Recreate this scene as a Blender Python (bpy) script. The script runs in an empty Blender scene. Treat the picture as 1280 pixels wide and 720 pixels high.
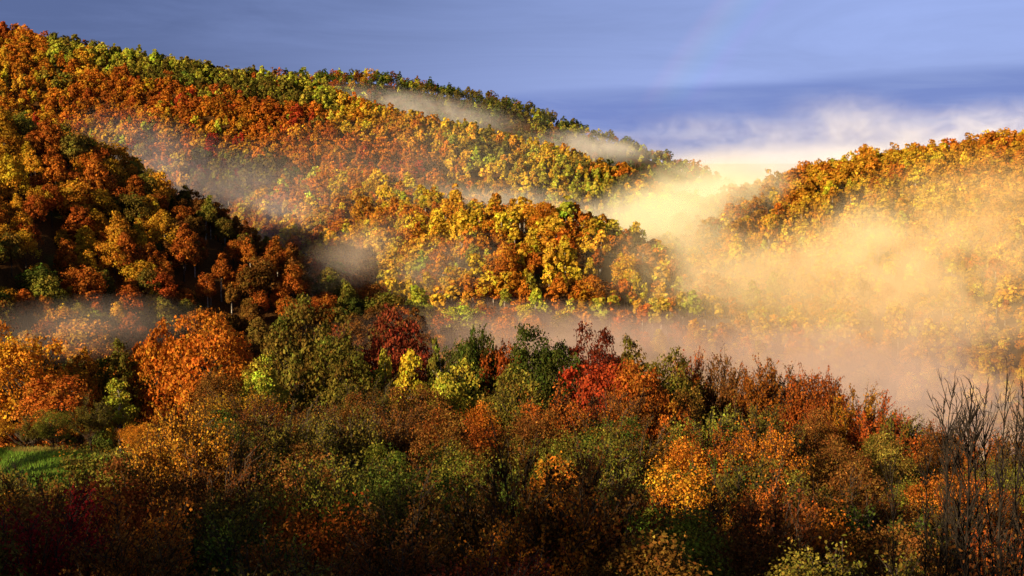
import bpy, math, random
import numpy as np
from mathutils import Vector

S = bpy.context.scene
C = S.collection
R = math.radians
rng = np.random.default_rng(11)
random.seed(11)

# ------------------------------------------------------------------ camera, sky, sun, exposure
F = 1600.0                                   # focal length in pixels of a 1280 x 720 frame
PITCH = math.atan(160 / F)
cam_d = bpy.data.cameras.new('camera')
cam_d.lens = 45; cam_d.sensor_width = 36; cam_d.clip_start = 0.5; cam_d.clip_end = 60000
cam = bpy.data.objects.new('camera', cam_d); C.objects.link(cam)
cam.location = (0, 0, 0); cam.rotation_euler = (math.pi / 2 - PITCH, 0, 0)
S.camera = cam

SUN_EL, SUN_BACK = R(20), R(43)            # low sun behind the camera, to the left
sun_dir = Vector((-math.sin(SUN_BACK) * math.cos(SUN_EL), -math.cos(SUN_BACK) * math.cos(SUN_EL), math.sin(SUN_EL)))
sd = bpy.data.lights.new('sun', 'SUN'); sd.energy = 5.0; sd.angle = R(0.5); sd.color = (1.0, 0.77, 0.48)
sun = bpy.data.objects.new('sun', sd); C.objects.link(sun)
sun.rotation_euler = sun_dir.to_track_quat('Z', 'Y').to_euler()

S.view_settings.view_transform = 'Standard'; S.view_settings.look = 'None'
S.view_settings.exposure = 0.8; S.view_settings.gamma = 1; S.view_settings.use_curve_mapping = False
cy = S.cycles
cy.max_bounces = 4; cy.diffuse_bounces = 2; cy.glossy_bounces = 1; cy.transmission_bounces = 2
cy.transparent_max_bounces = 8; cy.volume_bounces = 3
cy.volume_step_rate = 1.0; cy.volume_max_steps = 64
cy.sample_clamp_indirect = 3.0


class NT:
    """small helper to write node trees as expressions"""
    def __init__(s, tree): s.t = tree; tree.nodes.clear()
    def n(s, kind, **kw):
        nd = s.t.nodes.new(kind)
        for k, v in kw.items(): setattr(nd, k, v)
        return nd
    def put(s, sock, v):
        if isinstance(v, bpy.types.NodeSocket): s.t.links.new(v, sock)
        elif v is not None: sock.default_value = v
    def m(s, op, a, b=None, c=None, clamp=False):
        nd = s.n('ShaderNodeMath', operation=op, use_clamp=clamp)
        for i, v in enumerate((a, b, c)): s.put(nd.inputs[i], v)
        return nd.outputs[0]
    def v(s, op, a, b=None, out=0):
        nd = s.n('ShaderNodeVectorMath', operation=op)
        s.put(nd.inputs[0], a); s.put(nd.inputs[1], b)
        return nd.outputs[out]
    def mr(s, v, a, b, c=0.0, d=1.0, mode='SMOOTHSTEP'):
        nd = s.n('ShaderNodeMapRange', interpolation_type=mode)
        for i, x in enumerate((v, a, b, c, d)): s.put(nd.inputs[i], x)
        return nd.outputs[0]
    def mix(s, f, a, b, mode='MIX'):
        nd = s.n('ShaderNodeMix', data_type='RGBA', blend_type=mode)
        s.put(nd.inputs[0], f); s.put(nd.inputs[6], a); s.put(nd.inputs[7], b)
        return nd.outputs[2]
    def noise(s, vec, scale, detail=3, rough=0.5, dist=0.0):
        nd = s.n('ShaderNodeTexNoise'); nd.normalize = True
        s.put(nd.inputs['Vector'], vec); nd.inputs['Scale'].default_value = scale
        nd.inputs['Detail'].default_value = detail; nd.inputs['Roughness'].default_value = rough
        nd.inputs['Distortion'].default_value = dist
        return nd.outputs[0]


def rgb(r, g, b): return (r, g, b, 1.0)


W = bpy.data.worlds.new('World'); S.world = W; W.use_nodes = True
t = NT(W.node_tree)
sky = t.n('ShaderNodeTexSky', sky_type='NISHITA', sun_disc=False, sun_elevation=SUN_EL, air_density=1.0, dust_density=1.5)
sky.sun_rotation = math.atan2(sun_dir.x, sun_dir.y)
d = t.n('ShaderNodeTexCoord').outputs['Generated']
xyz = t.n('ShaderNodeSeparateXYZ'); t.put(xyz.inputs[0], d)
az = t.m('ARCTAN2', xyz.outputs[0], xyz.outputs[1]); el = xyz.outputs[2]
stretch = t.v('MULTIPLY', d, (1.2, 1.2, 7.0))
n1 = t.noise(stretch, 2.2, 5, 0.55, 0.4)
n2 = t.noise(t.v('MULTIPLY', d, (3.0, 3.0, 26.0)), 3.0, 4, 0.6, 0.6)
n3 = t.noise(t.v('MULTIPLY', d, (1.6, 1.6, 15.0)), 1.7, 6, 0.62, 0.8)
anti = t.v('DOT_PRODUCT', d, tuple(-sun_dir), out=1)                     # cosine of the angle to the antisolar point
ang = t.m('ARCCOSINE', anti)
inside = t.mr(ang, R(68), R(36))                                         # rain veil: brighter inside the bow
slate, peri = rgb(0.46, 0.68, 1.75), rgb(1.95, 2.55, 5.1)
f1 = t.m('ADD', t.m('MULTIPLY', inside, 0.85), t.m('MULTIPLY', t.m('SUBTRACT', n3, 0.5), 0.6), clamp=True)
veil = t.mix(f1, slate, peri)
edge = t.m('ADD', t.m('ADD', 0.050, t.m('MULTIPLY', az, 0.045)), t.m('MULTIPLY', t.m('SUBTRACT', n2, 0.5), 0.012))
bank = t.mr(el, t.m('ADD', edge, 0.005), t.m('SUBTRACT', edge, 0.005))   # far blue cloud bank low over the plain
bankc = t.mix(t.mr(n2, 0.35, 0.7), rgb(0.90, 1.32, 3.4), rgb(1.2, 1.65, 3.7))
lowc = t.mix(t.mr(el, 0.025, -0.005), bankc, rgb(1.4, 1.7, 3.3))
col = t.mix(t.m('MULTIPLY', bank, t.mr(az, -0.12, 0.02)), veil, lowc)
# faint rainbow: red outside, violet inside
bow = t.n('ShaderNodeValToRGB'); e = bow.color_ramp.elements
e[0].position = 0.0; e[0].color = rgb(0, 0, 0); e[1].position = 1.0; e[1].color = rgb(0, 0, 0)
for p, c in ((0.2, (0.11, 0.015, 0.20)), (0.38, (0.01, 0.14, 0.19)), (0.55, (0.07, 0.18, 0.04)), (0.70, (0.21, 0.16, 0.02)), (0.85, (0.22, 0.05, 0.015))):
    q = e.new(p); q.color = rgb(*c)
t.put(bow.inputs[0], t.mr(ang, R(40.6), R(43.2), mode='LINEAR'))
col = t.mix(t.m('MULTIPLY', t.mr(el, 0.03, 0.06), 1.0), col, t.mix(1.0, col, bow.outputs[0], 'ADD'))
over = t.mr(el, 0.22, 0.55)                                              # dark rain cloud overhead, breaks of open sky in it
dark = t.mix(t.mr(n1, 0.48, 0.66), rgb(0.30, 0.34, 0.55), sky.outputs[0])
col = t.mix(over, col, dark)
col = t.mix(0.06, col, sky.outputs[0])
bg = t.n('ShaderNodeBackground'); t.put(bg.inputs[0], col); bg.inputs[1].default_value = 0.1
out = t.n('ShaderNodeOutputWorld'); t.t.links.new(bg.outputs[0], out.inputs[0])

# ------------------------------------------------------------------ helpers
cp, sp = math.cos(PITCH), math.sin(PITCH)


def unproj(px, py, depth):
    cx, cyy = (px - 640) / F, -(py - 360) / F
    dx, dy, dz = cx, cp + cyy * sp, -sp + cyy * cp
    k = depth / dy
    return np.array((dx * k, depth, dz * k))


def project(p):
    p = np.asarray(p, float)
    x, y, z = p[..., 0], p[..., 1], p[..., 2]
    w = y * cp - z * sp
    u = y * sp + z * cp
    return 640 + F * x / w, 360 - F * u / w, w


def link(name, data, parent=None):
    o = bpy.data.objects.new(name, data); C.objects.link(o)
    if parent is not None: o.parent = parent
    return o


def mesh_from(name, verts, quads, mats, mat_idx=None, tint=None, smooth=False):
    """quads: (n,4) int array, tint: (n,3) face colours"""
    me = bpy.data.meshes.new(name)
    verts = np.ascontiguousarray(verts, np.float32); quads = np.ascontiguousarray(quads, np.int32)
    nq = len(quads)
    me.vertices.add(len(verts)); me.vertices.foreach_set('co', verts.ravel())
    me.loops.add(nq * 4); me.loops.foreach_set('vertex_index', quads.ravel())
    me.polygons.add(nq); me.polygons.foreach_set('loop_start', np.arange(nq, dtype=np.int32) * 4)
    for m in mats: me.materials.append(m)
    if mat_idx is not None: me.polygons.foreach_set('material_index', np.ascontiguousarray(mat_idx, np.int32))
    if smooth: me.polygons.foreach_set('use_smooth', np.ones(nq, bool))
    if tint is not None:
        a = me.attributes.new('tint', 'FLOAT_COLOR', 'FACE')
        c4 = np.ones((nq, 4), np.float32); c4[:, :3] = tint
        a.data.foreach_set('color', c4.ravel())
    me.update(calc_edges=True)
    return me


def vnoise(x, y, s, seed=0):
    """smooth value noise in 2D, about -1..1"""
    x = np.asarray(x, float) / s + seed * 17.13; y = np.asarray(y, float) / s - seed * 9.71
    xi, yi = np.floor(x), np.floor(y); fx, fy = x - xi, y - yi
    fx = fx * fx * (3 - 2 * fx); fy = fy * fy * (3 - 2 * fy)
    def h(a, b):
        v = np.sin(a * 127.1 + b * 311.7 + seed * 74.7) * 43758.5453
        return (v - np.floor(v)) * 2 - 1
    return (h(xi, yi) * (1 - fx) + h(xi + 1, yi) * fx) * (1 - fy) + (h(xi, yi + 1) * (1 - fx) + h(xi + 1, yi + 1) * fx) * fy

# ------------------------------------------------------------------ terrain
def crest(pts): return np.array([unproj(*p) for p in pts])

RIDGES = {
    'back': (crest([(-300, -40, 1000), (-100, 22, 980), (0, 50, 960), (80, 64, 950), (180, 84, 930), (290, 104, 900), (380, 120, 870),
                    (450, 149, 840), (540, 171, 800), (640, 195, 760), (720, 222, 720), (780, 260, 690), (815, 300, 670)]), 0.36, 30),
    'knoll': (crest([(430, 234, 690), (490, 262, 620), (555, 281, 560), (640, 289, 524), (730, 301, 505), (800, 348, 495),
                     (870, 388, 485), (940, 425, 480)]), 0.50, 14),
    'left': (crest([(-250, 90, 460), (-100, 145, 450), (0, 184, 440), (80, 202, 440), (150, 238, 440), (230, 282, 435), (300, 325, 430),
                    (360, 365, 425), (430, 410, 420), (500, 450, 410)]), 0.46, 14),
    'far': (crest([(300, 104, 1500), (400, 101, 1500), (470, 104, 1480), (560, 119, 1460), (640, 136, 1440), (700, 160, 1420), (760, 180, 1400),
                   (850, 212, 1370), (900, 234, 1350), (960, 262, 1330)]), 0.42, 25),
    'right': (crest([(1700, 120, 760), (1450, 166, 720), (1280, 192, 680), (1180, 210, 650), (1100, 217, 630), (1050, 236, 610), (980, 264, 590),
                     (900, 300, 570), (840, 335, 560)]), 0.31, 20),
    'camera': (np.array([(170, -240, 57.), (60, -160, 54), (-70, -85, 40), (-190, 5, 15), (-290, 60, 10)]), 0.50, 14),  # hill out of view, added and shaped to shade the near slope
}
VALLEY = -112.0
PY = [-60, 0, 10, 20, 40, 60, 80, 120, 160, 185, 225, 300, 420, 520]
PZ = [-1.5, -2.2, -7, -12.5, -22, -29, -33, -37.0, -39, -43, -57, -90, -118, -130]


def ridge_h(x, y, name):
    pts, sl, r = RIDGES[name]
    best = np.full(x.shape, 1e18); bz = np.zeros(x.shape)
    for a, b in zip(pts[:-1], pts[1:]):
        ex, ey = b[0] - a[0], b[1] - a[1]
        u = np.clip(((x - a[0]) * ex + (y - a[1]) * ey) / (ex * ex + ey * ey), 0, 1)
        dd = (x - a[0] - u * ex) ** 2 + (y - a[1] - u * ey) ** 2
        k = dd < best
        best = np.where(k, dd, best); bz = np.where(k, a[2] + u * (b[2] - a[2]), bz)
    dist = np.sqrt(best)
    g = 1 + 0.25 * vnoise(x, y, 90, 3) + 0.12 * vnoise(x, y, 35, 4)       # gullies on the flanks
    return bz - sl * g * (np.sqrt(dist * dist + r * r) - r)


def ground(x, y, parts=False):
    x = np.asarray(x, float); y = np.asarray(y, float)
    fg = np.interp(y, PY, PZ)
    near = np.clip((y - 20) / 80, 0, 1)
    fg = fg - near * np.clip(x - 5, 0, 200) * 0.085 - near * np.clip(-60 - x, 0, 300) * 0.02
    fg = fg + 10.0 * np.exp(-(((x + 48) / 26) ** 2 + ((y - 116) / 32) ** 2))
    hs = [fg] + [ridge_h(x, y, k) for k in RIDGES]
    hs.append(np.full(x.shape, VALLEY) + 3 * vnoise(x, y, 120, 8))
    H = np.stack(hs)
    k = 5.0
    m = H.max(0)
    z = m + k * np.log(np.exp((H - m) / k).sum(0))
    z = z - k * 0.05
    z = z + 0.5 * vnoise(x, y, 14, 1) * np.clip(np.hypot(x, y) / 40 - 0.5, 0, 1)
    z = np.where(np.hypot(x, y) < 4, np.minimum(z, -2.2), z)
    if parts: return z, H.argmax(0)
    return z


def ground1(x, y): return float(ground(np.array([x]), np.array([y]))[0])


def mat(name): 
    m = bpy.data.materials.new(name); m.use_nodes = True
    return m, NT(m.node_tree)


def finish(t, shader, disp=None):
    o = t.n('ShaderNodeOutputMaterial'); t.t.links.new(shader, o.inputs[0])


def principled(t, color, rough=0.8, spec=0.2, normal=None):
    p = t.n('ShaderNodeBsdfPrincipled')
    t.put(p.inputs['Base Color'], color); t.put(p.inputs['Roughness'], rough); t.put(p.inputs['Specular IOR Level'], spec)
    if normal is not None: t.put(p.inputs['Normal'], normal)
    return p.outputs[0]


M_ground, t = mat('leaf_litter_ground')
pos = t.n('ShaderNodeNewGeometry').outputs['Position']
a = t.noise(pos, 0.35, 6, 0.65); b = t.noise(pos, 0.045, 4, 0.5); c3 = t.noise(pos, 3.0, 4, 0.7)
litter = t.mix(t.mr(c3, 0.35, 0.7), rgb(0.045, 0.022, 0.008), rgb(0.16, 0.070, 0.018))
turf = t.mix(t.mr(a, 0.3, 0.7), rgb(0.030, 0.050, 0.010), rgb(0.085, 0.10, 0.022))
cl = t.v('LENGTH', t.v('MULTIPLY', t.v('SUBTRACT', pos, (-44, 106, 0)), (1 / 21, 1 / 24, 0)), out=1)
glade = t.mr(t.m('ADD', cl, t.m('MULTIPLY', t.m('SUBTRACT', a, 0.5), 0.8)), 1.1, 0.75)
base = t.mix(t.m('MAXIMUM', glade, t.mr(b, 0.58, 0.68)), litter, turf)
bump = t.n('ShaderNodeBump'); t.put(bump.inputs['Height'], c3); bump.inputs['Distance'].default_value = 0.3; bump.inputs['Strength'].default_value = 0.6
finish(t, principled(t, base, 0.95, 0.05, bump.outputs[0]))

# one sheet, polar grid round the camera out past the horizon
na, rr = 560, np.concatenate([[0.0], np.geomspace(3, 1900, 260), np.geomspace(2100, 40000, 24)])
th = np.linspace(0, 2 * np.pi, na, endpoint=False)
X = (rr[:, None] * np.sin(th)[None]); Y = (rr[:, None] * np.cos(th)[None])
Z = ground(X.ravel(), Y.ravel()).reshape(X.shape)
Z[0] = Z[0].mean()
vv = np.stack([X, Y, Z], -1).reshape(-1, 3)
ii = np.arange(len(rr) - 1)[:, None] * na; jj = np.arange(na)[None]; j2 = (jj + 1) % na
qq = np.stack([ii + jj, ii + j2, ii + na + j2, ii + na + jj], -1).reshape(-1, 4)[:, ::-1]
g = link('ground', mesh_from('ground', vv, qq, [M_ground], smooth=True)); g['kind'] = 'structure'

# ------------------------------------------------------------------ plant materials
def leaf_material(name, transl=0.3):
    m, t = mat(name)
    at = t.n('ShaderNodeAttribute', attribute_name='tint'); oi = t.n('ShaderNodeObjectInfo')
    c = t.mix(1.0, oi.outputs['Color'], at.outputs['Color'], 'MULTIPLY')
    p = principled(t, c, 0.75, 0.04)
    tr = t.n('ShaderNodeBsdfTranslucent'); t.put(tr.inputs[0], c)
    mx = t.n('ShaderNodeMixShader'); mx.inputs[0].default_value = transl
    t.t.links.new(p, mx.inputs[1]); t.t.links.new(tr.outputs[0], mx.inputs[2])
    finish(t, mx.outputs[0])
    return m


def bark_material(name, c1, c2, scale):
    m, t = mat(name)
    tc = t.n('ShaderNodeTexCoord').outputs['Object']
    n = t.noise(t.v('MULTIPLY', tc, (1, 1, 0.35)), scale, 5, 0.65)
    finish(t, principled(t, t.mix(t.mr(n, 0.38, 0.62), rgb(*c1), rgb(*c2)), 0.9, 0.1))
    return m

M_leaf = leaf_material('autumn_leaves')
M_bark = bark_material('dark_bark', (0.022, 0.016, 0.011), (0.075, 0.055, 0.04), 3.0)
M_sapling = bark_material('darker_bark', (0.010, 0.008, 0.006), (0.040, 0.030, 0.022), 4.0)  # darker tone than the other bark, for the saplings
M_birch = bark_material('pale_birch_bark', (0.10, 0.085, 0.07), (0.55, 0.48, 0.38), 2.0)

# ------------------------------------------------------------------ plant geometry (numpy)
def unit(v): return v / np.maximum(np.linalg.norm(v, axis=-1, keepdims=True), 1e-9)


def leaves_at(pos, nrm, size, r):
    """one folded diamond per position"""
    n = len(pos)
    nrm = unit(nrm + r.normal(size=(n, 3)) * 1e-4)
    a = unit(np.cross(nrm, r.normal(size=(n, 3)))); b = np.cross(nrm, a)
    s = (size * r.uniform(0.7, 1.35, n))[:, None]
    w = r.uniform(0.5, 0.85, n)[:, None]
    v = np.empty((n, 4, 3))
    v[:, 0] = pos + a * s * 0.62; v[:, 2] = pos - a * s * 0.62
    v[:, 1] = pos + b * s * w * 0.6 + nrm * s * 0.15; v[:, 3] = pos - b * s * w * 0.6 + nrm * s * 0.15
    return v


def tube(p, rad, sides=5):
    """quads (n,4,3) of a tube along points p with radii rad"""
    p = np.asarray(p, float); rad = np.asarray(rad, float)
    dr = unit(np.gradient(p, axis=0))
    ref = np.array((0.31, 0.95, 0.05)) if abs(dr[0][2]) > 0.5 else np.array((0, 0, 1.0))
    a = unit(np.cross(dr, ref)); b = np.cross(dr, a)
    th = np.linspace(0, 2 * np.pi, sides, endpoint=False)
    ring = p[:, None] + rad[:, None, None] * (a[:, None] * np.cos(th)[None, :, None] + b[:, None] * np.sin(th)[None, :, None])
    nx = np.roll(ring, -1, axis=1)
    return np.stack([ring[:-1], nx[:-1], nx[1:], ring[1:]], 2).reshape(-1, 4, 3)


def jitter(n, r, hue=0.16, val=0.28):
    """per leaf variation of colour about 1"""
    v = np.exp(r.normal(size=(n, 1)) * val)
    h = r.normal(size=(n, 1)) * hue
    return v * np.concatenate([np.ones((n, 1)), np.exp(h), np.exp(h * 0.5)], 1)


def broad_crown(r, h, rad, n_clump, n_leaf, leaf, low=0.22, pointed=0.0, clump=0.30, loose=0.0, rough=0.55, hue=0.16, val=0.28):
    """clumps of leaves on a lumpy egg; returns leaf quads, tints, clump centres"""
    cz = h * (1 + low) / 2; rz = h * (1 - low) / 2 * 0.92
    cs, rs, tries = [], [], 0
    ph = r.uniform(0, 6.28, 4)
    while len(cs) < n_clump and tries < n_clump * 60:
        tries += 1
        dv = unit(r.normal(size=3))
        if dv[2] < -0.75: continue
        lob = 1 + 0.16 * math.sin(3 * math.atan2(dv[1], dv[0]) + ph[0]) + 0.13 * math.sin(2 * math.atan2(dv[1], dv[0]) + 4 * dv[2] + ph[1]) + 0.10 * math.sin(6 * dv[2] + ph[2])
        f = r.uniform(0.62, 0.86) * lob
        wz = dv[2]
        taper = (1 - pointed * max(0, (wz + 0.4)) * 0.62)
        c = np.array((dv[0] * rad * f * taper, dv[1] * rad * f * taper, cz + wz * rz * f))
        rc = rad * clump * r.uniform(0.7, 1.3) * (1 - 0.4 * pointed)
        if cs and np.min(np.linalg.norm(np.array(cs) - c, axis=1) / (np.array(rs) + rc)) < 0.52 and tries < n_clump * 40: continue
        cs.append(c); rs.append(rc)
    cs = np.array(cs); rs = np.array(rs)
    k = np.repeat(np.arange(len(cs)), max(1, int(n_leaf / len(cs))))
    n = len(k)
    outw = unit(cs[k] - np.array((0, 0, cz - 0.2 * rz)))
    dv = unit(r.normal(size=(n, 3)) + outw * 0.9 + np.array((0, 0, 0.35)))
    wob = 1 + 0.25 * np.sin(dv @ np.array((5.1, 3.3, 4.2)) + k * 1.7)
    pos = cs[k] + dv * (rs[k] * wob * r.uniform(0.72, 1.08 + loose, n))[:, None] * np.array((1, 1, 0.86))
    nrm = dv * 0.9 + r.normal(size=(n, 3)) * rough
    q = leaves_at(pos, nrm, leaf, r)
    tj = jitter(n, r, hue, val) * (1 + 0.14 * r.normal(size=len(cs)))[k][:, None].clip(0.6, 1.5)
    cj = np.exp(r.normal(size=(len(cs), 1)) * np.array((0.04, 0.15, 0.1)))         # clumps turn at their own pace
    tj = tj * cj[k]
    return q, tj, cs, rs


def wood_for(r, h, cs, trunk_r, low, lean=0.0, sides=6, thin=1.0):
    top = h * 0.82
    m = 8
    zz = np.linspace(-0.6, top, m)
    wob = np.cumsum(r.normal(size=(m, 2)) * 0.012 * h, 0); wob -= wob[1]
    p = np.concatenate([wob + zz[:, None] * lean, zz[:, None]], 1)
    p[0, :2] = p[1, :2]
    qs = [tube(p, trunk_r * np.linspace(1.15, 0.18, m), sides)]
    for c in cs:
        zt = max(low * h * 0.7, c[2] - np.hypot(c[0], c[1]) * r.uniform(0.7, 1.2))
        zt = min(zt, top * 0.95)
        s = np.array((np.interp(zt, zz, p[:, 0]), np.interp(zt, zz, p[:, 1]), zt))
        u = np.linspace(0, 1, 5)[:, None]
        bow = np.array((0, 0, 1)) * np.sin(u * np.pi) * np.linalg.norm(c - s) * -0.08
        line = s + (c - s) * u + bow + r.normal(size=(5, 3)) * 0.02 * np.linalg.norm(c - s) * (u > 0) 
        r0 = min(trunk_r * 0.45, 0.02 * thin + 0.018 * np.linalg.norm(c - s))
        qs.append(tube(line, np.linspace(r0, r0 * 0.3, 5), 4))
    return np.concatenate(qs)


def twiggy(r, h, rad, n_branch, n_twig, n_leaf, leaf, trunk_r):
    """upright vase of fine twigs, leaves sparse along them"""
    qs, lp = [], []
    m = 6
    zz = np.linspace(-0.6, h * 0.5, m)
    p = np.concatenate([np.cumsum(r.normal(size=(m, 2)) * 0.02 * h, 0), zz[:, None]], 1); p[:, :2] -= p[1, :2]
    qs.append(tube(p, trunk_r * np.linspace(1.1, 0.5, m), 6))
    for i in range(n_branch):
        th = i * 2.4 + r.uniform(-0.4, 0.4); zt = h * r.uniform(0.14, 0.5)
        s = np.array((np.interp(zt, zz, p[:, 0]), np.interp(zt, zz, p[:, 1]), zt))
        ro = rad * r.uniform(0.25, 1.0); e = np.array((math.cos(th) * ro, math.sin(th) * ro, h * r.uniform(0.72, 1.0) * (1 - 0.22 * (ro / rad) ** 2)))
        u = np.linspace(0, 1, 6)[:, None]
        out = np.array((math.cos(th), math.sin(th), 0)) * np.sin(u * np.pi) * ro * 0.25
        line = s + (e - s) * u + out + r.normal(size=(6, 3)) * 0.012 * h * (u > 0)
        qs.append(tube(line, np.linspace(trunk_r * 0.36, 0.02, 6), 4))
        for k in range(n_twig):
            uu = r.uniform(0.25, 1.0); s2 = np.array([np.interp(uu, u[:, 0], line[:, c]) for c in range(3)])
            dv = unit(np.array((math.cos(th) + r.normal() * 0.7, math.sin(th) + r.normal() * 0.7, 1.3 + r.normal() * 0.4)))
            L = h * r.uniform(0.07, 0.17)
            l2 = s2 + dv * np.linspace(0, L, 3)[:, None] + r.normal(size=(3, 3)) * 0.015 * L
            qs.append(tube(l2, (0.03, 0.022, 0.012), 3))
            lp.append(s2 + dv * (L * r.uniform(0.1, 1.08, n_leaf))[:, None] + r.normal(size=(n_leaf, 3)) * 0.10 * L)
    lp = np.concatenate(lp)
    n = len(lp)
    q = leaves_at(lp, unit(lp - np.array((0, 0, h * 0.5))) * 0.5 + r.normal(size=(n, 3)), leaf, r)
    return q, jitter(n, r), np.concatenate(qs)


def quads_mesh(name, q, mats, tint=None, mat_idx=None):
    n = len(q)
    return mesh_from(name, q.reshape(-1, 3), np.arange(n * 4).reshape(-1, 4), mats, mat_idx, tint)

# prototypes: (kind) -> list of dict(height, radius, crown mesh, wood mesh)
PROTO = {}


def add_proto(kind, h, rad, crown_q, tj, wood_q, bark):
    PROTO.setdefault(kind, []).append(dict(h=h, r=rad, crown=quads_mesh(kind + '_crown', crown_q, [M_leaf], tj), wood=quads_mesh(kind + '_wood', wood_q, [bark])))

for i in range(7):                      # big rounded trees along the valley edge
    r = np.random.default_rng(100 + i)
    h, rad = 13.0, (5.0, 4.6, 5.4, 4.2, 5.0, 4.4, 4.8)[i]
    q, tj, cs, rs = broad_crown(r, h, rad, 70, 10000, 0.27, low=0.16, clump=0.22, loose=0.3, pointed=(0, 0, .1, .15, .05, .25, 0)[i])
    add_proto('broadleaf_tree', h, rad, q, tj, wood_for(r, h, cs, 0.30, 0.2), M_bark)
for i in range(3):                      # slim birches
    r = np.random.default_rng(200 + i)
    h, rad = 13.0, (2.5, 2.9, 2.2)[i]
    q, tj, cs, rs = broad_crown(r, h, rad, 36, 3600, 0.30, low=0.2, pointed=0.75, clump=0.34, loose=0.3)
    add_proto('birch_tree', h, rad, q, tj, wood_for(r, h, cs, 0.17, 0.3), M_birch)
for i in range(5):                      # fine-twigged upright trees
    r = np.random.default_rng(300 + i)
    h, rad = 9.5, (3.0, 3.4, 2.6, 3.2, 2.8)[i]
    q, tj, w = twiggy(r, h, rad, 30, 20, 17, 0.15, 0.15)
    add_proto('twiggy_tree', h, rad, q, tj, w, M_bark)
for i in range(6):                      # leafy young trees on the slope below the camera
    r = np.random.default_rng(400 + i)
    h, rad = 10.0, (3.2, 2.8, 3.5, 2.6, 3.0, 3.3)[i]
    q, tj, cs, rs = broad_crown(r, h, rad, 90, 13500, 0.125, low=0.14, clump=0.21, loose=0.7, rough=0.9, val=0.4, pointed=(0, .3, .15)[i % 3])
    add_proto('young_tree', h, rad, q, tj, wood_for(r, h, cs, 0.14, 0.12), M_bark)
for i in range(4):                      # trees of long leafy sprays
    r = np.random.default_rng(450 + i)
    h, rad = 10.0, (3.4, 3.0, 3.7, 2.9)[i]
    q, tj, w = twiggy(r, h, rad, 30, 20, 23, 0.115, 0.13)
    add_proto('spray_tree', h, rad, q, tj, w, M_bark)
for i in range(4):                      # nearly bare saplings
    r = np.random.default_rng(500 + i)
    h = 11.5
    m = 12
    zz = np.linspace(-0.5, h, m); p = np.concatenate([np.cumsum(r.normal(size=(m, 2)) * 0.07, 0), zz[:, None]], 1); p[:, :2] -= p[0, :2]
    qs = [tube(p, np.linspace(0.058, 0.010, m), 6)]; lp = []
    for k in range(60):
        zt = r.uniform(0.22, 0.97) * h; th = r.uniform(0, 6.28)
        s = np.array((np.interp(zt, zz, p[:, 0]), np.interp(zt, zz, p[:, 1]), zt))
        dv = unit(np.array((math.cos(th) * 0.55, math.sin(th) * 0.55, 1.0))); L = r.uniform(0.5, 2.1) * (1.2 - zt / h * 0.75)
        l2 = s + dv * np.linspace(0, L, 5)[:, None] + np.array((0, 0, 1)) * (np.linspace(0, 1, 5) ** 2 * L * 0.25)[:, None] + r.normal(size=(5, 3)) * 0.03 * np.linspace(0, 1, 5)[:, None]
        qs.append(tube(l2, (0.022, 0.018, 0.014, 0.010, 0.006), 4))
        for kk in range(3):
            s2 = l2[r.integers(1, 5)]; d2 = unit(dv + r.normal(size=3) * 0.45); L2 = L * r.uniform(.2, .45)
            qs.append(tube(s2 + d2 * np.linspace(0, L2, 3)[:, None], (0.011, 0.008, 0.005), 3))
        nl = 4 if zt < h * 0.6 else 0
        if nl: lp.append(s + dv * (L * r.uniform(0.3, 1.0, nl))[:, None] + r.normal(size=(nl, 3)) * 0.1)
    lp = np.concatenate(lp)
    add_proto('bare_sapling', h, 0.9, leaves_at(lp, r.normal(size=(len(lp), 3)), 0.12, r), jitter(len(lp), r), np.concatenate(qs), M_sapling)

# hillside trees: one mesh, foliage and trunk
def hill_variant(i, n_leaf, leaf, n_clump):
    r = np.random.default_rng(700 + i)
    slim = i % 4 == 3
    h = 11.5 if not slim else 12.5
    rad = (2.2, 2.6)[(i // 4) % 2] if slim else (4.0, 3.0, 3.6)[i % 4]
    q, tj, cs, rs = broad_crown(r, h, rad, n_clump, n_leaf, leaf, low=0.34 if slim else (0.18, .25, .2)[i % 4], pointed=0.75 if slim else (0.05, .6, .3)[i % 4],
                                clump=0.44 if slim else (.31, .40, .34)[i % 4], loose=0.3, rough=0.40, hue=0.10, val=0.20)
    lean = r.normal(size=2) * 0.05
    q = q + np.stack([q[..., 2] * lean[0], q[..., 2] * lean[1], 0 * q[..., 2]], -1)
    w = tube([(0, 0, -1), (0.1, 0, 3.5), (lean[0] * 9, lean[1] * 9, 9)], (0.24, 0.19, 0.05), 4)
    return q, tj, w

HILL_NEAR = [hill_variant(i, 2800, 0.42, 36) for i in range(8)]
HILL_MID = [hill_variant(i, 620, 0.78, 20) for i in range(16)]
HILL_FAR = [hill_variant(i, 330, 1.06, 16) for i in range(16)]
HILL_NEAR_MESH = []
for i, (q, tj, w) in enumerate(HILL_NEAR):
    qa = np.concatenate([q, w]); ta = np.concatenate([tj, np.ones((len(w), 3))])
    HILL_NEAR_MESH.append(quads_mesh('hillside_tree', qa, [M_leaf, M_birch if i % 4 == 3 else M_bark], ta, np.r_[np.zeros(len(q)), np.ones(len(w))]))

# ------------------------------------------------------------------ leaf colours
COL = {
    'orange': (0.47, 0.165, 0.016), 'amber': (0.48, 0.235, 0.020), 'rust': (0.35, 0.098, 0.014), 'red': (0.34, 0.045, 0.014),
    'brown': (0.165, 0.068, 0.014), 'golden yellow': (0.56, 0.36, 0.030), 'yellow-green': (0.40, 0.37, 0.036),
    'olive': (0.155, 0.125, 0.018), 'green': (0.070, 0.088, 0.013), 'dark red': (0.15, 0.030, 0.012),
}
NAMES = list(COL)


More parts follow.
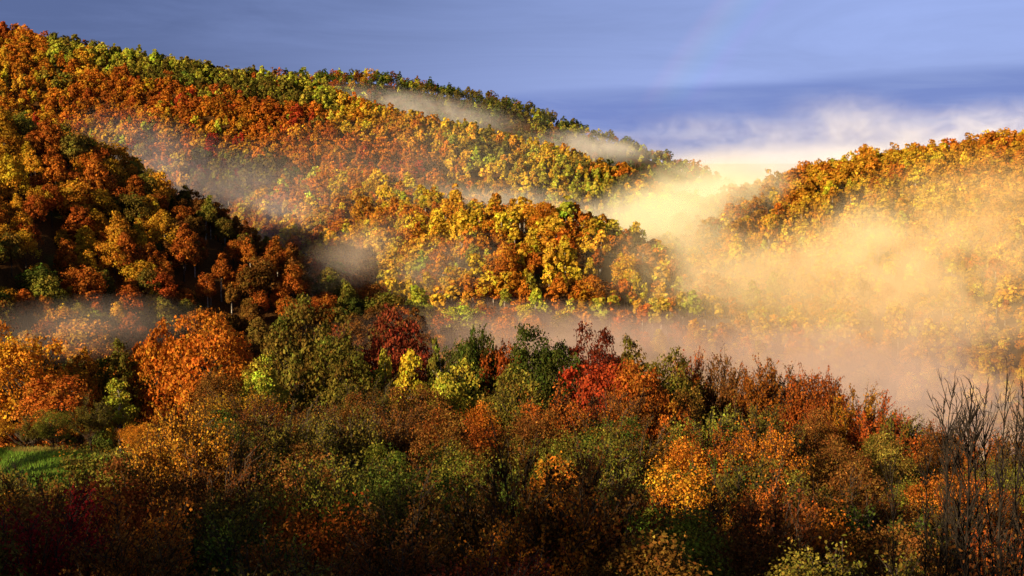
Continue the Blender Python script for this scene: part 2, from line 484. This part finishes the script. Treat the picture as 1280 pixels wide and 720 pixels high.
def pick(weights, u): 
    ks = list(weights); w = np.cumsum([weights[k] for k in ks]); w = w / w[-1]
    return ks[int(np.searchsorted(w, u))] if u < 1 else ks[-1]


def shade(name, r):
    c = np.array(COL[name]); 
    return c * math.exp(r.normal() * 0.16) * np.array((1, math.exp(r.normal() * 0.10), 1))

# ------------------------------------------------------------------ foreground trees
TREES = []          # records for the labels


def plant(kind, x, y, h, r, colour, which=None, wide=1.0, zone='', label=None, sink=0.0, tint=None):
    pr = PROTO[kind][which if which is not None else int(r.integers(len(PROTO[kind])))]
    s = h / pr['h']
    z = ground1(x, y) - sink
    root = link(kind, None); root.empty_display_size = 0.5
    root.location = (x, y, z); root.rotation_euler = (r.normal() * 0.03, r.normal() * 0.03, r.uniform(0, 6.28)); root.scale = (s * wide, s * wide, s)
    cr = link('crown', pr['crown'], root); tr = link('trunk', pr['wood'], root)
    c = shade(colour, r) if tint is None else np.array(tint)
    cr.color = (*c, 1)
    root['category'] = {'bare_sapling': 'sapling', 'twiggy_tree': 'tree', 'young_tree': 'tree', 'spray_tree': 'tree'}.get(kind, 'tree')
    TREES.append(dict(o=root, kind=kind, colour=colour, zone=zone, x=x, y=y, z=z, h=h, r=pr['r'] * s * wide, label=label))
    return root


def place(px, depth): return (px - 640) / F * depth, depth

fr = np.random.default_rng(5)
# the row of big trees along the valley edge: px, py of the top, distance, crown width factor, kind, colour, variant, label
EDGE = [
    (-40, 418, 158, 1.1, 'broadleaf_tree', 'rust', 0, None),
    (22, 418, 150, 1.0, 'broadleaf_tree', 'orange', 2, 'tall orange rounded tree at the left end of the valley-edge row'),
    (62, 470, 140, .9, 'broadleaf_tree', 'rust', 1, None),
    (92, 440, 156, .8, 'broadleaf_tree', 'amber', 3, None),
    (140, 432, 158, .75, 'broadleaf_tree', 'olive', 5, 'slim olive tree in the gap left of the twin orange crowns'),
    (143, 470, 142, .7, 'birch_tree', 'yellow-green', 1, 'low yellow-green birch beside the grassy clearing below the orange crowns'),
    (192, 405, 160, .85, 'broadleaf_tree', 'orange', 3, 'narrower orange crown, left one of the joined orange pair'),
    (258, 400, 156, 1.08, 'broadleaf_tree', 'orange', 0, 'wide round orange crown, right one of the joined orange pair'),
    (372, 373, 152, 1.0, 'broadleaf_tree', 'olive', 1, 'tallest tree of the valley-edge row, broad olive-gold crown with reddish tip'),
    (322, 452, 140, .8, 'broadleaf_tree', 'yellow-green', 5, 'bright yellow-green tree tucked under the tallest olive-gold crown'),
    (418, 430, 146, .9, 'broadleaf_tree', 'olive', 4, None),
    (492, 394, 158, .95, 'broadleaf_tree', 'dark red', 6, 'dark red dome-shaped crown behind the small golden birch'),
    (508, 432, 147, .9, 'birch_tree', 'golden yellow', 1, 'small golden-yellow birch in front of the dark red dome'),
    (480, 422, 150, .55, 'birch_tree', 'yellow-green', 0, 'thin pale yellow-green birch just left of the golden birch'),
    (545, 418, 154, .7, 'birch_tree', 'olive', 2, None),
    (575, 422, 158, .5, 'broadleaf_tree', 'green', 2, None),
    (600, 414, 160, .48, 'broadleaf_tree', 'green', 4, 'slender green tree rising from the middle of the valley-edge row'),
    (560, 452, 142, .85, 'broadleaf_tree', 'yellow-green', 3, None),
    (625, 426, 160, .6, 'broadleaf_tree', 'rust', 2, None),
    (668, 420, 158, .8, 'broadleaf_tree', 'green', 0, 'dark green leafy crown in the dip of the valley-edge row'),
    (700, 425, 160, .7, 'broadleaf_tree', 'green', 2, None),
    (640, 465, 140, .8, 'broadleaf_tree', 'olive', 6, None),
    (745, 422, 158, .75, 'broadleaf_tree', 'dark red', 0, None),
    (755, 448, 144, .95, 'broadleaf_tree', 'red', 2, 'bright red-orange bushy crown at the middle right of the valley edge'),
    (800, 430, 158, .8, 'broadleaf_tree', 'olive', 5, None),
    (838, 446, 152, .8, 'broadleaf_tree', 'olive', 6, None),
    (798, 462, 138, .85, 'broadleaf_tree', 'rust', 4, None),
    (870, 446, 158, 1.0, 'twiggy_tree', 'rust', 0, None),
    (905, 448, 156, 1.0, 'twiggy_tree', 'brown', 1, None),
    (940, 450, 154, 1.1, 'twiggy_tree', 'rust', 2, None),
    (975, 462, 156, 1.1, 'twiggy_tree', 'brown', 3, None),
    (1008, 462, 152, 1.1, 'twiggy_tree', 'rust', 4, None),
    (1040, 470, 150, 1.1, 'twiggy_tree', 'rust', 0, None),
    (1072, 488, 148, 1.1, 'twiggy_tree', 'orange', 1, None),
    (1104, 502, 146, 1.1, 'twiggy_tree', 'rust', 3, None),
    (1132, 515, 142, 1.0, 'twiggy_tree', 'olive', 2, None),
    (1158, 528, 140, 1.1, 'twiggy_tree', 'rust', 4, None),
    (1195, 540, 138, 1.1, 'twiggy_tree', 'brown', 0, None),
    (1235, 545, 136, 1.1, 'twiggy_tree', 'rust', 1, None),
    (1275, 550, 134, 1.1, 'twiggy_tree', 'brown', 2, None),
    (1325, 555, 132, 1.1, 'twiggy_tree', 'rust', 3, None),
]
for px, py, dep, wd, kind, colr, var, lab in EDGE:
    x, y = place(px, dep)
    top = unproj(px, py, dep)[2]
    h = max(5.0, (top - ground1(x, y)) * 1.03)
    plant(kind, x, y, h, fr, colr, var, wide=wd * (13.0 / h if kind == 'broadleaf_tree' else 13.0 / h if kind == 'birch_tree' else 9.5 / h), zone='edge', label=lab)

# the slope below them, down to the bottom of the frame
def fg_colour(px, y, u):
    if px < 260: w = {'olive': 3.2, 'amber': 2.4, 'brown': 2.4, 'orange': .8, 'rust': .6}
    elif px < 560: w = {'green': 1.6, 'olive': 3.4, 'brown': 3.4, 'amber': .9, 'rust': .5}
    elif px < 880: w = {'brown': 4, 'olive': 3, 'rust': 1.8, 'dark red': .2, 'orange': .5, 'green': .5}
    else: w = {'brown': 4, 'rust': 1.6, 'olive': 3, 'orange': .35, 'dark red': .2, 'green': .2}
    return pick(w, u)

pts = []
for _ in range(9000):
    y = math.sqrt(fr.uniform(46 ** 2, 142 ** 2)); px = fr.uniform(-90, 1370)
    x = (px - 640) / F * y
    if ((x + 44) / 14) ** 2 + ((y - 108) / 16) ** 2 < 1: continue            # the clearing
    if px < 225 and px > 30 and 78 < y < 124 and fr.uniform() < 0.9: continue          # open view down to the clearing
    sp_ = 5.2 if y < 90 else 6.4
    if any((x - a) ** 2 + (y - b) ** 2 < sp_ ** 2 for a, b in pts): continue
    pts.append((x, y))
for x, y in pts:
    px = 640 + F * x / y
    zg = ground1(x, y)
    lim_py = np.interp(y, [46, 60, 80, 100, 120, 142], [690, 628, 568, 528, 496, 462]) + (px > 900) * np.interp(px, [850, 1180], [0, 75])
    if px < 260: lim_py += np.interp(y, [46, 62, 74, 90, 142], [-40, -45, -10, 50, 40])
    h = unproj(px, lim_py + fr.uniform(-14, 34), y)[2] - zg
    h = float(np.clip(h, 4.0, 14))
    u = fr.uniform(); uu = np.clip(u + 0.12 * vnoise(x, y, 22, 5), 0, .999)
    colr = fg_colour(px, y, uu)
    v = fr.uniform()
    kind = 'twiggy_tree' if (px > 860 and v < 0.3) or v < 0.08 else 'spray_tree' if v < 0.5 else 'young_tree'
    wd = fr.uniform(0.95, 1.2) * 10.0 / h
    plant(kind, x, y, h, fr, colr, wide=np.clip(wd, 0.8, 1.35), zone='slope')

# two dark-stemmed slender trees, saplings, the red shrub
for px, top, dep, lab in ((636, 560, 62, 'slender dark-stemmed tree in the lower middle, taller of the two standing together'),
                          (722, 575, 60, 'leaning dark-stemmed tree to the right of its slender neighbour in the lower middle')):
    x, y = place(px, dep); h = unproj(px, top, dep)[2] - ground1(x, y)
    plant('spray_tree', x, y, h, fr, 'brown', zone='stem', label=lab, wide=.75)
for k, (px, top, dep) in enumerate(((1192, 478, 55), (1232, 482, 57), (1248, 470, 54), (1214, 505, 60), (1272, 488, 58), (1290, 520, 53), (1160, 560, 56), (1125, 585, 58), (1262, 540, 52), (1085, 600, 57), (1203, 500, 54), (1222, 515, 56), (1240, 498, 59), (1257, 508, 57), (1280, 505, 56), (1180, 545, 58), (1268, 470, 60), (1145, 575, 53))):
    x, y = place(px, dep); h = unproj(px, top, dep)[2] - ground1(x, y)
    plant('bare_sapling', x, y, h, fr, 'brown', k % 4, zone='sapling', wide=fr.uniform(.8, 1.1))

# the red bush in the lower left corner, speckled trees beside it
for px, top, dep, kind, colr, tint, lab in (
        (18, 618, 52, 'spray_tree', 'red', (0.26, 0.012, 0.014), 'crimson-leaved bush in the lower left corner'),
        (228, 500, 88, 'spray_tree', 'amber', None, 'tall speckled amber tree in front of the clearing, right of the green grass'),
        (135, 556, 74, 'young_tree', 'olive', None, 'olive-gold tree below the clearing, screening its near side'),
        (40, 590, 66, 'spray_tree', 'brown', None, 'thin brown tree in front of the left end of the clearing')):
    x, y = place(px, dep); h = unproj(px, top, dep)[2] - ground1(x, y)
    plant(kind, x, y, h, fr, colr, zone='slope', label=lab, wide=float(np.clip(10 / h, .8, 1.3)), tint=tint)

for px, top, dep, lean_, lab in ((38, 548, 84, .45, 'crooked dark bare sapling leaning over the green clearing'), (66, 556, 82, -.3, 'shorter bare sapling bent the other way before the green clearing')):
    x, y = place(px, dep); h = unproj(px, top, dep)[2] - ground1(x, y)
    o = plant('bare_sapling', x, y, h, fr, 'brown', zone='slope', label=lab, wide=1.3)
    o.rotation_euler = (0.1, lean_, 0.6)

# ------------------------------------------------------------------ forest on the hills
def visible(P, lift, slack):
    """P (n,3) bases: does the sight line from the camera to P+lift clear the bare ground (+slack)?"""
    n = len(P); ok = np.ones(n, bool)
    T = P + np.array((0, 0, lift))
    for u in np.linspace(0.12, 0.97, 46):
        q = T * u
        ok &= ground(q[:, 0], q[:, 1]) < q[:, 2] + slack
    return ok

hr = np.random.default_rng(21)
cand = []
cell = 5.7
gx, gy = np.meshgrid(np.arange(-780, 900, cell), np.arange(215, 1640, cell))
gx = gx.ravel() + hr.uniform(-.45, .45, gx.size) * cell; gy = gy.ravel() + hr.uniform(-.45, .45, gy.size) * cell
k = np.abs(gx / gy) < 0.52
gx, gy = gx[k], gy[k]
gz, part = ground(gx, gy, True)
far_thin = (gy > 1150) & (hr.uniform(size=gx.size) < 0.45)
wide_ = np.isin(part, (2, 3)) & (hr.uniform(size=gx.size) < 0.16)
k = (gz > -104) & ~far_thin & ~wide_ & (part >= 1) & (part <= 5)
gx, gy, gz, part = gx[k], gy[k], gz[k], part[k]
P = np.stack([gx, gy, gz], 1)
k = visible(P, 13, 4.0)
P, part = P[k], part[k]
ZN = ['fg'] + list(RIDGES)


def hill_colour(zone, px, py, x, y, r):
    nz = vnoise(x, y, 70, 11) * 0.75 + vnoise(x, y, 26, 12) * 0.4
    u = float(r.uniform() * 0.5 + 0.25 + nz * 0.42) % 1.0
    if zone == 'left':
        w = {'orange': 3, 'amber': 2.6, 'rust': 2.4, 'olive': 2.0, 'green': 1.5, 'brown': 1.0} if px < 210 else {'orange': 1.6, 'rust': 3.8, 'brown': 2.4, 'olive': 1.5, 'green': .8}
    elif zone == 'back':
        crest_py = np.interp(px, [0, 180, 380, 560, 760], [35, 65, 100, 150, 215])
        dpy = py - crest_py
        if px < 420:
            w = {'olive': 2.5, 'yellow-green': 2.6, 'amber': 1, 'green': .9, 'rust': .8} if dpy < 34 and px > 60 else {'red': .7, 'rust': 2.6, 'orange': 3.8, 'amber': 2.2, 'golden yellow': 1.1, 'olive': .6, 'yellow-green': 1.3}
            if px > 240 and dpy > 110: w = {'rust': 2, 'brown': 2.5, 'olive': 2.5, 'green': 1.4, 'dark red': 1}
        elif px < 560:
            w = {'amber': 2.6, 'golden yellow': 2, 'orange': 2.2, 'yellow-green': 1.4, 'rust': .8} if dpy < 55 else {'rust': 3, 'orange': 2.4, 'red': 1, 'brown': 1.5, 'amber': .8}
        else: w = {'yellow-green': 3.4, 'golden yellow': 3.0, 'olive': 1.2, 'amber': 2.4, 'orange': 1.4, 'green': .3}
    elif zone == 'knoll': w = {'amber': 3.2, 'golden yellow': 3.2, 'orange': 2.8, 'yellow-green': 1.5, 'olive': .5, 'rust': .5}
    elif zone == 'far': w = {'olive': 3, 'green': 3, 'yellow-green': 1.2, 'rust': .8, 'brown': 1.2, 'amber': .5}
    else: w = {'orange': 3, 'amber': 3.6, 'golden yellow': 3.0, 'rust': .25, 'yellow-green': 1.0, 'olive': .2}
    return pick(w, u)

recs = []
pxs, pys, ws = project(P + np.array((0, 0, 6.0)))
for i in range(len(P)):
    z = ZN[part[i]]
    c = hill_colour(z, pxs[i], pys[i], P[i, 0], P[i, 1], hr)
    slim = hr.uniform() < (0.7 if c in ('golden yellow', 'yellow-green') else 0.16)
    s = float(np.clip(hr.lognormal(0.0, 0.22), .6, 1.55)) * {'far': 1.0, 'left': .98, 'knoll': .98, 'right': .9}.get(z, .82)
    recs.append(dict(p=P[i], zone=z, colour=c, slim=slim, s=s, px=pxs[i], py=pys[i], tint=shade(c, hr), size=s * (2.9 if slim else 4.4) / ws[i]))

n_fg = sum(1 for q in TREES if q['kind'] != 'bare_sapling')
inframe = np.array([(-15 < q['px'] < 1295) and (q['py'] < 720) for q in recs])
clear = visible(P, 9, 0.5)
order = sorted((i for i in range(len(recs)) if inframe[i] and clear[i]), key=lambda i: -recs[i]['size'])
single = set(order[:max(0, 375 - n_fg)])
print('foreground trees', n_fg, 'hill trees', len(recs), 'single', len(single))
NEAR_SLIM = [i for i in range(8) if i % 4 == 3]; NEAR_ROUND = [i for i in range(8) if i % 4 != 3]
vq, vt, vm = [], [], []
for i, q in enumerate(recs):
    ang_ = hr.uniform(0, 6.28); s = q['s']; wd = hr.uniform(0.82, 1.15)
    if i in single:
        o = link('hillside_tree', HILL_NEAR_MESH[int(hr.choice(NEAR_SLIM if q['slim'] else NEAR_ROUND))])
        o.location = q['p'] - np.array((0, 0, .2)); o.rotation_euler = (0, 0, ang_); o.scale = (s * wd, s * wd, s); o.color = (*q['tint'], 1)
        o['category'] = 'tree'
        TREES.append(dict(o=o, kind='hillside_tree', colour=q['colour'], zone=q['zone'], x=q['p'][0], y=q['p'][1], z=q['p'][2], h=11 * s, r=4.4 * s, slim=q['slim'], label=None))
    else:
        lib = HILL_NEAR if q['p'][1] < 440 else HILL_MID if q['p'][1] < 680 else HILL_FAR
        ids = [k for k in range(len(lib)) if (k % 4 == 3) == q['slim']]
        a, tj, w = lib[int(hr.choice(ids))]
        ca, sa = math.cos(ang_) * s * wd, math.sin(ang_) * s * wd
        M = np.array(((ca, -sa, 0), (sa, ca, 0), (0, 0, s)))
        if q['p'][1] > 1150: a, tj = a[::2], tj[::2]
        vq.append(a @ M.T + q['p']); vt.append(tj * q['tint']); vm.append(np.zeros(len(a), np.int32))
        if q['p'][1] < 700:
            vq.append(w @ M.T + q['p']); vt.append(np.ones((len(w), 3))); vm.append(np.full(len(w), 2 if q['slim'] or hr.uniform() < .25 else 1, np.int32))
cr_pts = RIDGES['camera'][0]
for a_, b_ in zip(cr_pts[:-1], cr_pts[1:]):              # trees on the added, unseen hill behind the camera, dappling the foreground
    for u in np.arange(0, 1, 9.0 / np.linalg.norm(b_ - a_)):
        for off in (-14, -3, 8):
            p = a_ + (b_ - a_) * u + np.array((hr.normal() * 3, off + hr.normal() * 3, 0))
            if hr.uniform() < 0.25: continue
            p[2] = ground1(p[0], p[1]); a, tj, w = HILL_FAR[int(hr.integers(16))]
            vq.append(a * hr.uniform(.8, 1.3) + p); vt.append(tj * shade('rust', hr)); vm.append(np.zeros(len(a), np.int32))
vq = np.concatenate(vq)
fo = link('forest', quads_mesh('forest', vq, [M_leaf, M_bark, M_birch], np.concatenate(vt), np.concatenate(vm)))
fo['kind'] = 'stuff'; fo['label'] = 'dense autumn forest of orange, gold and green crowns on the hills'
print('forest faces', len(vq))

# ------------------------------------------------------------------ undergrowth and grass
ur = np.random.default_rng(31)
n = 2600
uy = np.sqrt(ur.uniform(38 ** 2, 190 ** 2, n)); ux = ur.uniform(-.5, .5, n) * uy
k = (((ux + 44) / 17) ** 2 + ((uy - 106) / 20) ** 2 > 1) | (ur.uniform(size=n) < .12)
ux, uy = ux[k], uy[k]; uz = ground(ux, uy); n = len(ux)
k = np.repeat(np.arange(n), 26); m = len(k)
dv = unit(ur.normal(size=(m, 3)) + np.array((0, 0, .6)))
bp = np.stack([ux, uy, uz], 1)[k] + dv * np.array((1.5, 1.5, 1.1)) * ur.uniform(.4, 1.05, m)[:, None]
names = ['olive', 'green', 'brown', 'rust', 'amber']
cc = np.array([COL[names[i]] for i in ur.integers(0, 5, n)])
q = leaves_at(bp, dv + ur.normal(size=(m, 3)) * .5, 0.2, ur)
o = link('undergrowth', quads_mesh('undergrowth', q, [M_leaf], cc[k] * jitter(m, ur)))
o['kind'] = 'stuff'; o['label'] = 'low tangled undergrowth of brown and green leaves between the near trees'
n = 40000
a = ur.uniform(0, 6.28, n); rr_ = np.sqrt(ur.uniform(0, 1, n))
gx_ = -44 + 19 * rr_ * np.cos(a); gy_ = 106 + 21 * rr_ * np.sin(a); gz_ = ground(gx_, gy_)
bp = np.stack([gx_, gy_, gz_], 1)
ln = ur.normal(size=(n, 3)) * np.array((.10, .10, 0)); hh = ur.uniform(.18, .42, n)[:, None]
sd_ = unit(np.stack([np.cos(a * 7), np.sin(a * 7), 0 * a], 1)) * .035
q = np.stack([bp - sd_, bp + sd_, bp + sd_ * .4 + ln + np.array((0, 0, 1)) * hh, bp - sd_ * .4 + ln + np.array((0, 0, 1)) * hh], 1)
o = link('grass', quads_mesh('grass', q, [M_leaf], np.where((vnoise(gx_, gy_, 4, 6) > .15)[:, None], np.array((0.16, 0.13, 0.03)), np.array((0.10, 0.17, 0.02))) * jitter(n, ur)))
o['kind'] = 'stuff'; o['label'] = 'green grass of the small clearing among the near trees'

# ------------------------------------------------------------------ mist banks
def mist_material(name, density, colour, lump, soft, cover, seed):
    m, t = mat(name)
    tc = t.n('ShaderNodeTexCoord').outputs['Object']
    geo = t.n('ShaderNodeNewGeometry').outputs['Position']
    rad = t.v('LENGTH', tc, out=1)
    off = t.v('ADD', geo, (seed * 311.0, seed * 97.0, seed * 53.0))
    n = t.noise(t.v('MULTIPLY', off, (1.0, 1.0, 1.5)), 1.0 / lump, 5, 0.6, 1.2)
    fall = t.mr(t.m('ADD', rad, t.m('MULTIPLY', t.m('SUBTRACT', n, 0.5), 1.5)), 1.0, 1.0 - soft)
    fall = t.m('MULTIPLY', fall, t.mr(rad, 1.0, 0.82))
    dn = t.m('MULTIPLY', fall, t.mr(n, cover - 0.06, cover + 0.20))
    v = t.n('ShaderNodeVolumePrincipled')
    v.inputs['Color'].default_value = rgb(*colour); v.inputs['Anisotropy'].default_value = -0.35
    t.put(v.inputs['Density'], t.m('MULTIPLY', dn, density))
    o = t.n('ShaderNodeOutputMaterial'); t.t.links.new(v.outputs[0], o.inputs['Volume'])
    return m


def ico(sub=3):
    import bmesh
    bm = bmesh.new(); bmesh.ops.create_icosphere(bm, subdivisions=sub, radius=1.0)
    me = bpy.data.meshes.new('mist_bank'); bm.to_mesh(me); bm.free()
    return me

MIST = [  # px, py, distance, half width px, half height px, half depth m, tilt deg, density, lump m, soft, cover, colour
    (930, 452, 400, 480, 62, 80, -4, .020, 34, .9, .33, (.62, .48, .43)),      # the fog behind the near trees, its shade put into the grey colour
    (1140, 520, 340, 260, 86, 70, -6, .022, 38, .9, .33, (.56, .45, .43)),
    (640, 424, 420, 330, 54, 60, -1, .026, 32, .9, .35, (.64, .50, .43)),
    (1110, 368, 468, 400, 140, 80, 4, .028, 48, 1., .42, (.97, .77, .48)),     # veils over the right ridge, sun warmth put into their colour
    (880, 350, 470, 190, 100, 55, -8, .024, 38, 1., .42, (.97, .84, .57)),
    (1130, 425, 430, 220, 60, 40, 6, .026, 32, 1., .40, (.66, .52, .47)),  # lower veil, greyed colour stands in for shade
    (1225, 285, 535, 270, 120, 60, 8, .024, 42, 1., .42, (.99, .75, .40)),
    (1030, 322, 515, 210, 62, 45, 14, .025, 30, 1., .41, (.99, .84, .52)),
    (1085, 300, 520, 70, 80, 30, 25, .024, 22, 1., .40, (.99, .92, .66)),
    (868, 252, 600, 155, 68, 60, 12, .040, 38, 1., .36, (.99, .95, .70)),       # bright fog in the gap
    (835, 292, 560, 120, 60, 55, 0, .034, 30, 1., .38, (.99, .95, .68)),
    (940, 248, 1000, 140, 40, 140, 0, .026, 45, 1., .38, (.99, .97, .86)),
    (1060, 206, 2200, 460, 36, 500, 1, .0038, 90, .8, .35, (.88, .92, 1.0)),    # fog sea beyond
    (1085, 172, 1900, 150, 66, 240, -12, .0100, 60, .9, .48, (.88, .92, 1.0)),
    (1240, 170, 2000, 230, 58, 280, 4, .0090, 64, .9, .47, (.88, .92, 1.0)),
    (930, 172, 2300, 220, 42, 260, -3, .0050, 60, .9, .48, (.88, .92, 1.0)),
    (530, 138, 1050, 160, 30, 90, -10, .016, 36, 1., .43, (.95, .92, .86)),    # wisps along the back hill
    (745, 184, 1050, 120, 28, 90, -4, .020, 36, 1., .43, (.95, .92, .86)),
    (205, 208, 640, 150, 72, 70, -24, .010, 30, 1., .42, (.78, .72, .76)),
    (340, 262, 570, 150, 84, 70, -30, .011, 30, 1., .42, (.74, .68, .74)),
    (425, 332, 450, 125, 48, 45, 32, .018, 26, 1., .39, (.86, .72, .60)),
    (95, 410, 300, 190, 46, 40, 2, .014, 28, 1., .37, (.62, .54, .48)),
    (620, 262, 605, 190, 40, 50, -4, .021, 28, 1., .39, (.97, .92, .80)),
    (790, 272, 600, 105, 38, 60, 0, .024, 28, 1., .39, (.97, .93, .76)),
    (540, 350, 470, 125, 64, 45, 20, .016, 26, 1., .40, (.90, .76, .60)),
    (470, 240, 640, 330, 120, 90, 12, .0022, 60, 1., .28, (.96, .88, .74)),     # thin veils over the middle slopes
    (660, 300, 560, 260, 100, 60, 0, .0024, 50, 1., .28, (.97, .89, .72)),
]
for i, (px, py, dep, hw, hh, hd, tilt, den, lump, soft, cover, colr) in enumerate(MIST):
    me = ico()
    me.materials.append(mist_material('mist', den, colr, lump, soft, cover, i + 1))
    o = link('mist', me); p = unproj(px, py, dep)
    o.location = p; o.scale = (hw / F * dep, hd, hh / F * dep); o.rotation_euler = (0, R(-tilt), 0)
    o['kind'] = 'stuff'; o['label'] = 'pale drifting mist bank in the valley'

# ------------------------------------------------------------------ leave out trees wholly hidden behind others
bpy.context.view_layer.update()
dg = bpy.context.evaluated_depsgraph_get()
kr = np.random.default_rng(77)
mists = [o for o in C.objects if o.name.startswith('mist')]
for o in mists: o.hide_set(True)
dg.update()
keep = []
for q in TREES:
    o = q['o']; cr_ = next((c for c in o.children if c.name.startswith('crown')), o)
    me = cr_.data; nv = len(me.vertices); hits = tried = 0
    for i in kr.integers(0, nv, 160):
        w = cr_.matrix_world @ me.vertices[int(i)].co
        px, py, _ = project(np.array(w))
        if not (0 < px < 1280 and 0 < py < 720): continue
        tried += 1
        ok, loc, nn, fi, ob, mw = S.ray_cast(dg, (0, 0, 0), w.normalized())
        if ok and (ob.name == cr_.name or (ob.parent and ob.parent.name == o.name)): hits += 1
    if q['label'] or hits >= 2: keep.append(q)
    else:
        for c in list(o.children): bpy.data.objects.remove(c)
        bpy.data.objects.remove(o)
TREES = keep
for o in mists: o.hide_set(False)

# ------------------------------------------------------------------ labels
ORD = 'first second third fourth fifth sixth seventh eighth ninth tenth eleventh twelfth thirteenth fourteenth fifteenth sixteenth seventeenth eighteenth nineteenth twentieth'.split()
GROUPS = {'edge': 'trees along the valley edge', 'slope': 'young trees on the near slope', 'stem': 'young trees on the near slope', 'sapling': 'bare saplings on the near slope'}


def zone_words(q):
    px, py, _ = project(np.array((q['x'], q['y'], q['z'] + q['h'] * .6)))
    q['px'], q['py'] = float(px), float(py)
    if q['zone'] == 'edge': return 'along the misty valley edge'
    if q['zone'] == 'sapling': return 'at the slope\'s right end'
    if q['zone'] == 'slope':
        row = 'upper' if q['y'] > 112 else 'middle' if q['y'] > 78 else 'lowest'
        side = 'left' if px < 320 else 'centre left' if px < 640 else 'centre right' if px < 960 else 'right'
        return f'in the {row} near slope, {side}'
    if q['zone'] == 'left':
        return f"on the dark left hill, {'upper' if py < 260 else 'middle' if py < 330 else 'lower'} part"
    if q['zone'] == 'knoll': return f"on the sunlit middle knoll, {'left end' if px < 560 else 'centre' if px < 730 else 'right end'}"
    if q['zone'] == 'right': return 'on the foggy right ridge'
    return 'on the far hillside'

KW = {'broadleaf_tree': 'round-crowned tree', 'birch_tree': 'slim birch', 'twiggy_tree': 'fine-twigged tree', 'young_tree': 'leafy young tree', 'spray_tree': 'loose-leaved tree', 'bare_sapling': 'nearly bare thin sapling'}
sets = {}
for q in TREES:
    o = q['o']
    o['group'] = GROUPS.get(q['zone']) or {'left': 'trees on the left hill', 'knoll': 'trees on the middle knoll'}.get(q['zone'], 'trees on the far slopes')
    zw = zone_words(q)
    kw = KW.get(q['kind']) or ('slim tree' if q.get('slim') else 'rounded tree')
    if q['label']: o['label'] = q['label']; continue
    sets.setdefault((q['colour'], kw, zw), []).append(q)
for (colr, kw, zw), qs in sets.items():
    qs.sort(key=lambda q: q['px'])
    vis = [q for q in qs if -10 < q['px'] < 1290]
    cword = '' if 'sapling' in kw else colr + ' '
    for i, q in enumerate(qs):
        if len(qs) == 1: q['o']['label'] = f'{cword}{kw} {zw}, the only one'
        else: q['o']['label'] = f'{cword}{kw} {zw}, {ORD[min(i, 19)]} from left'
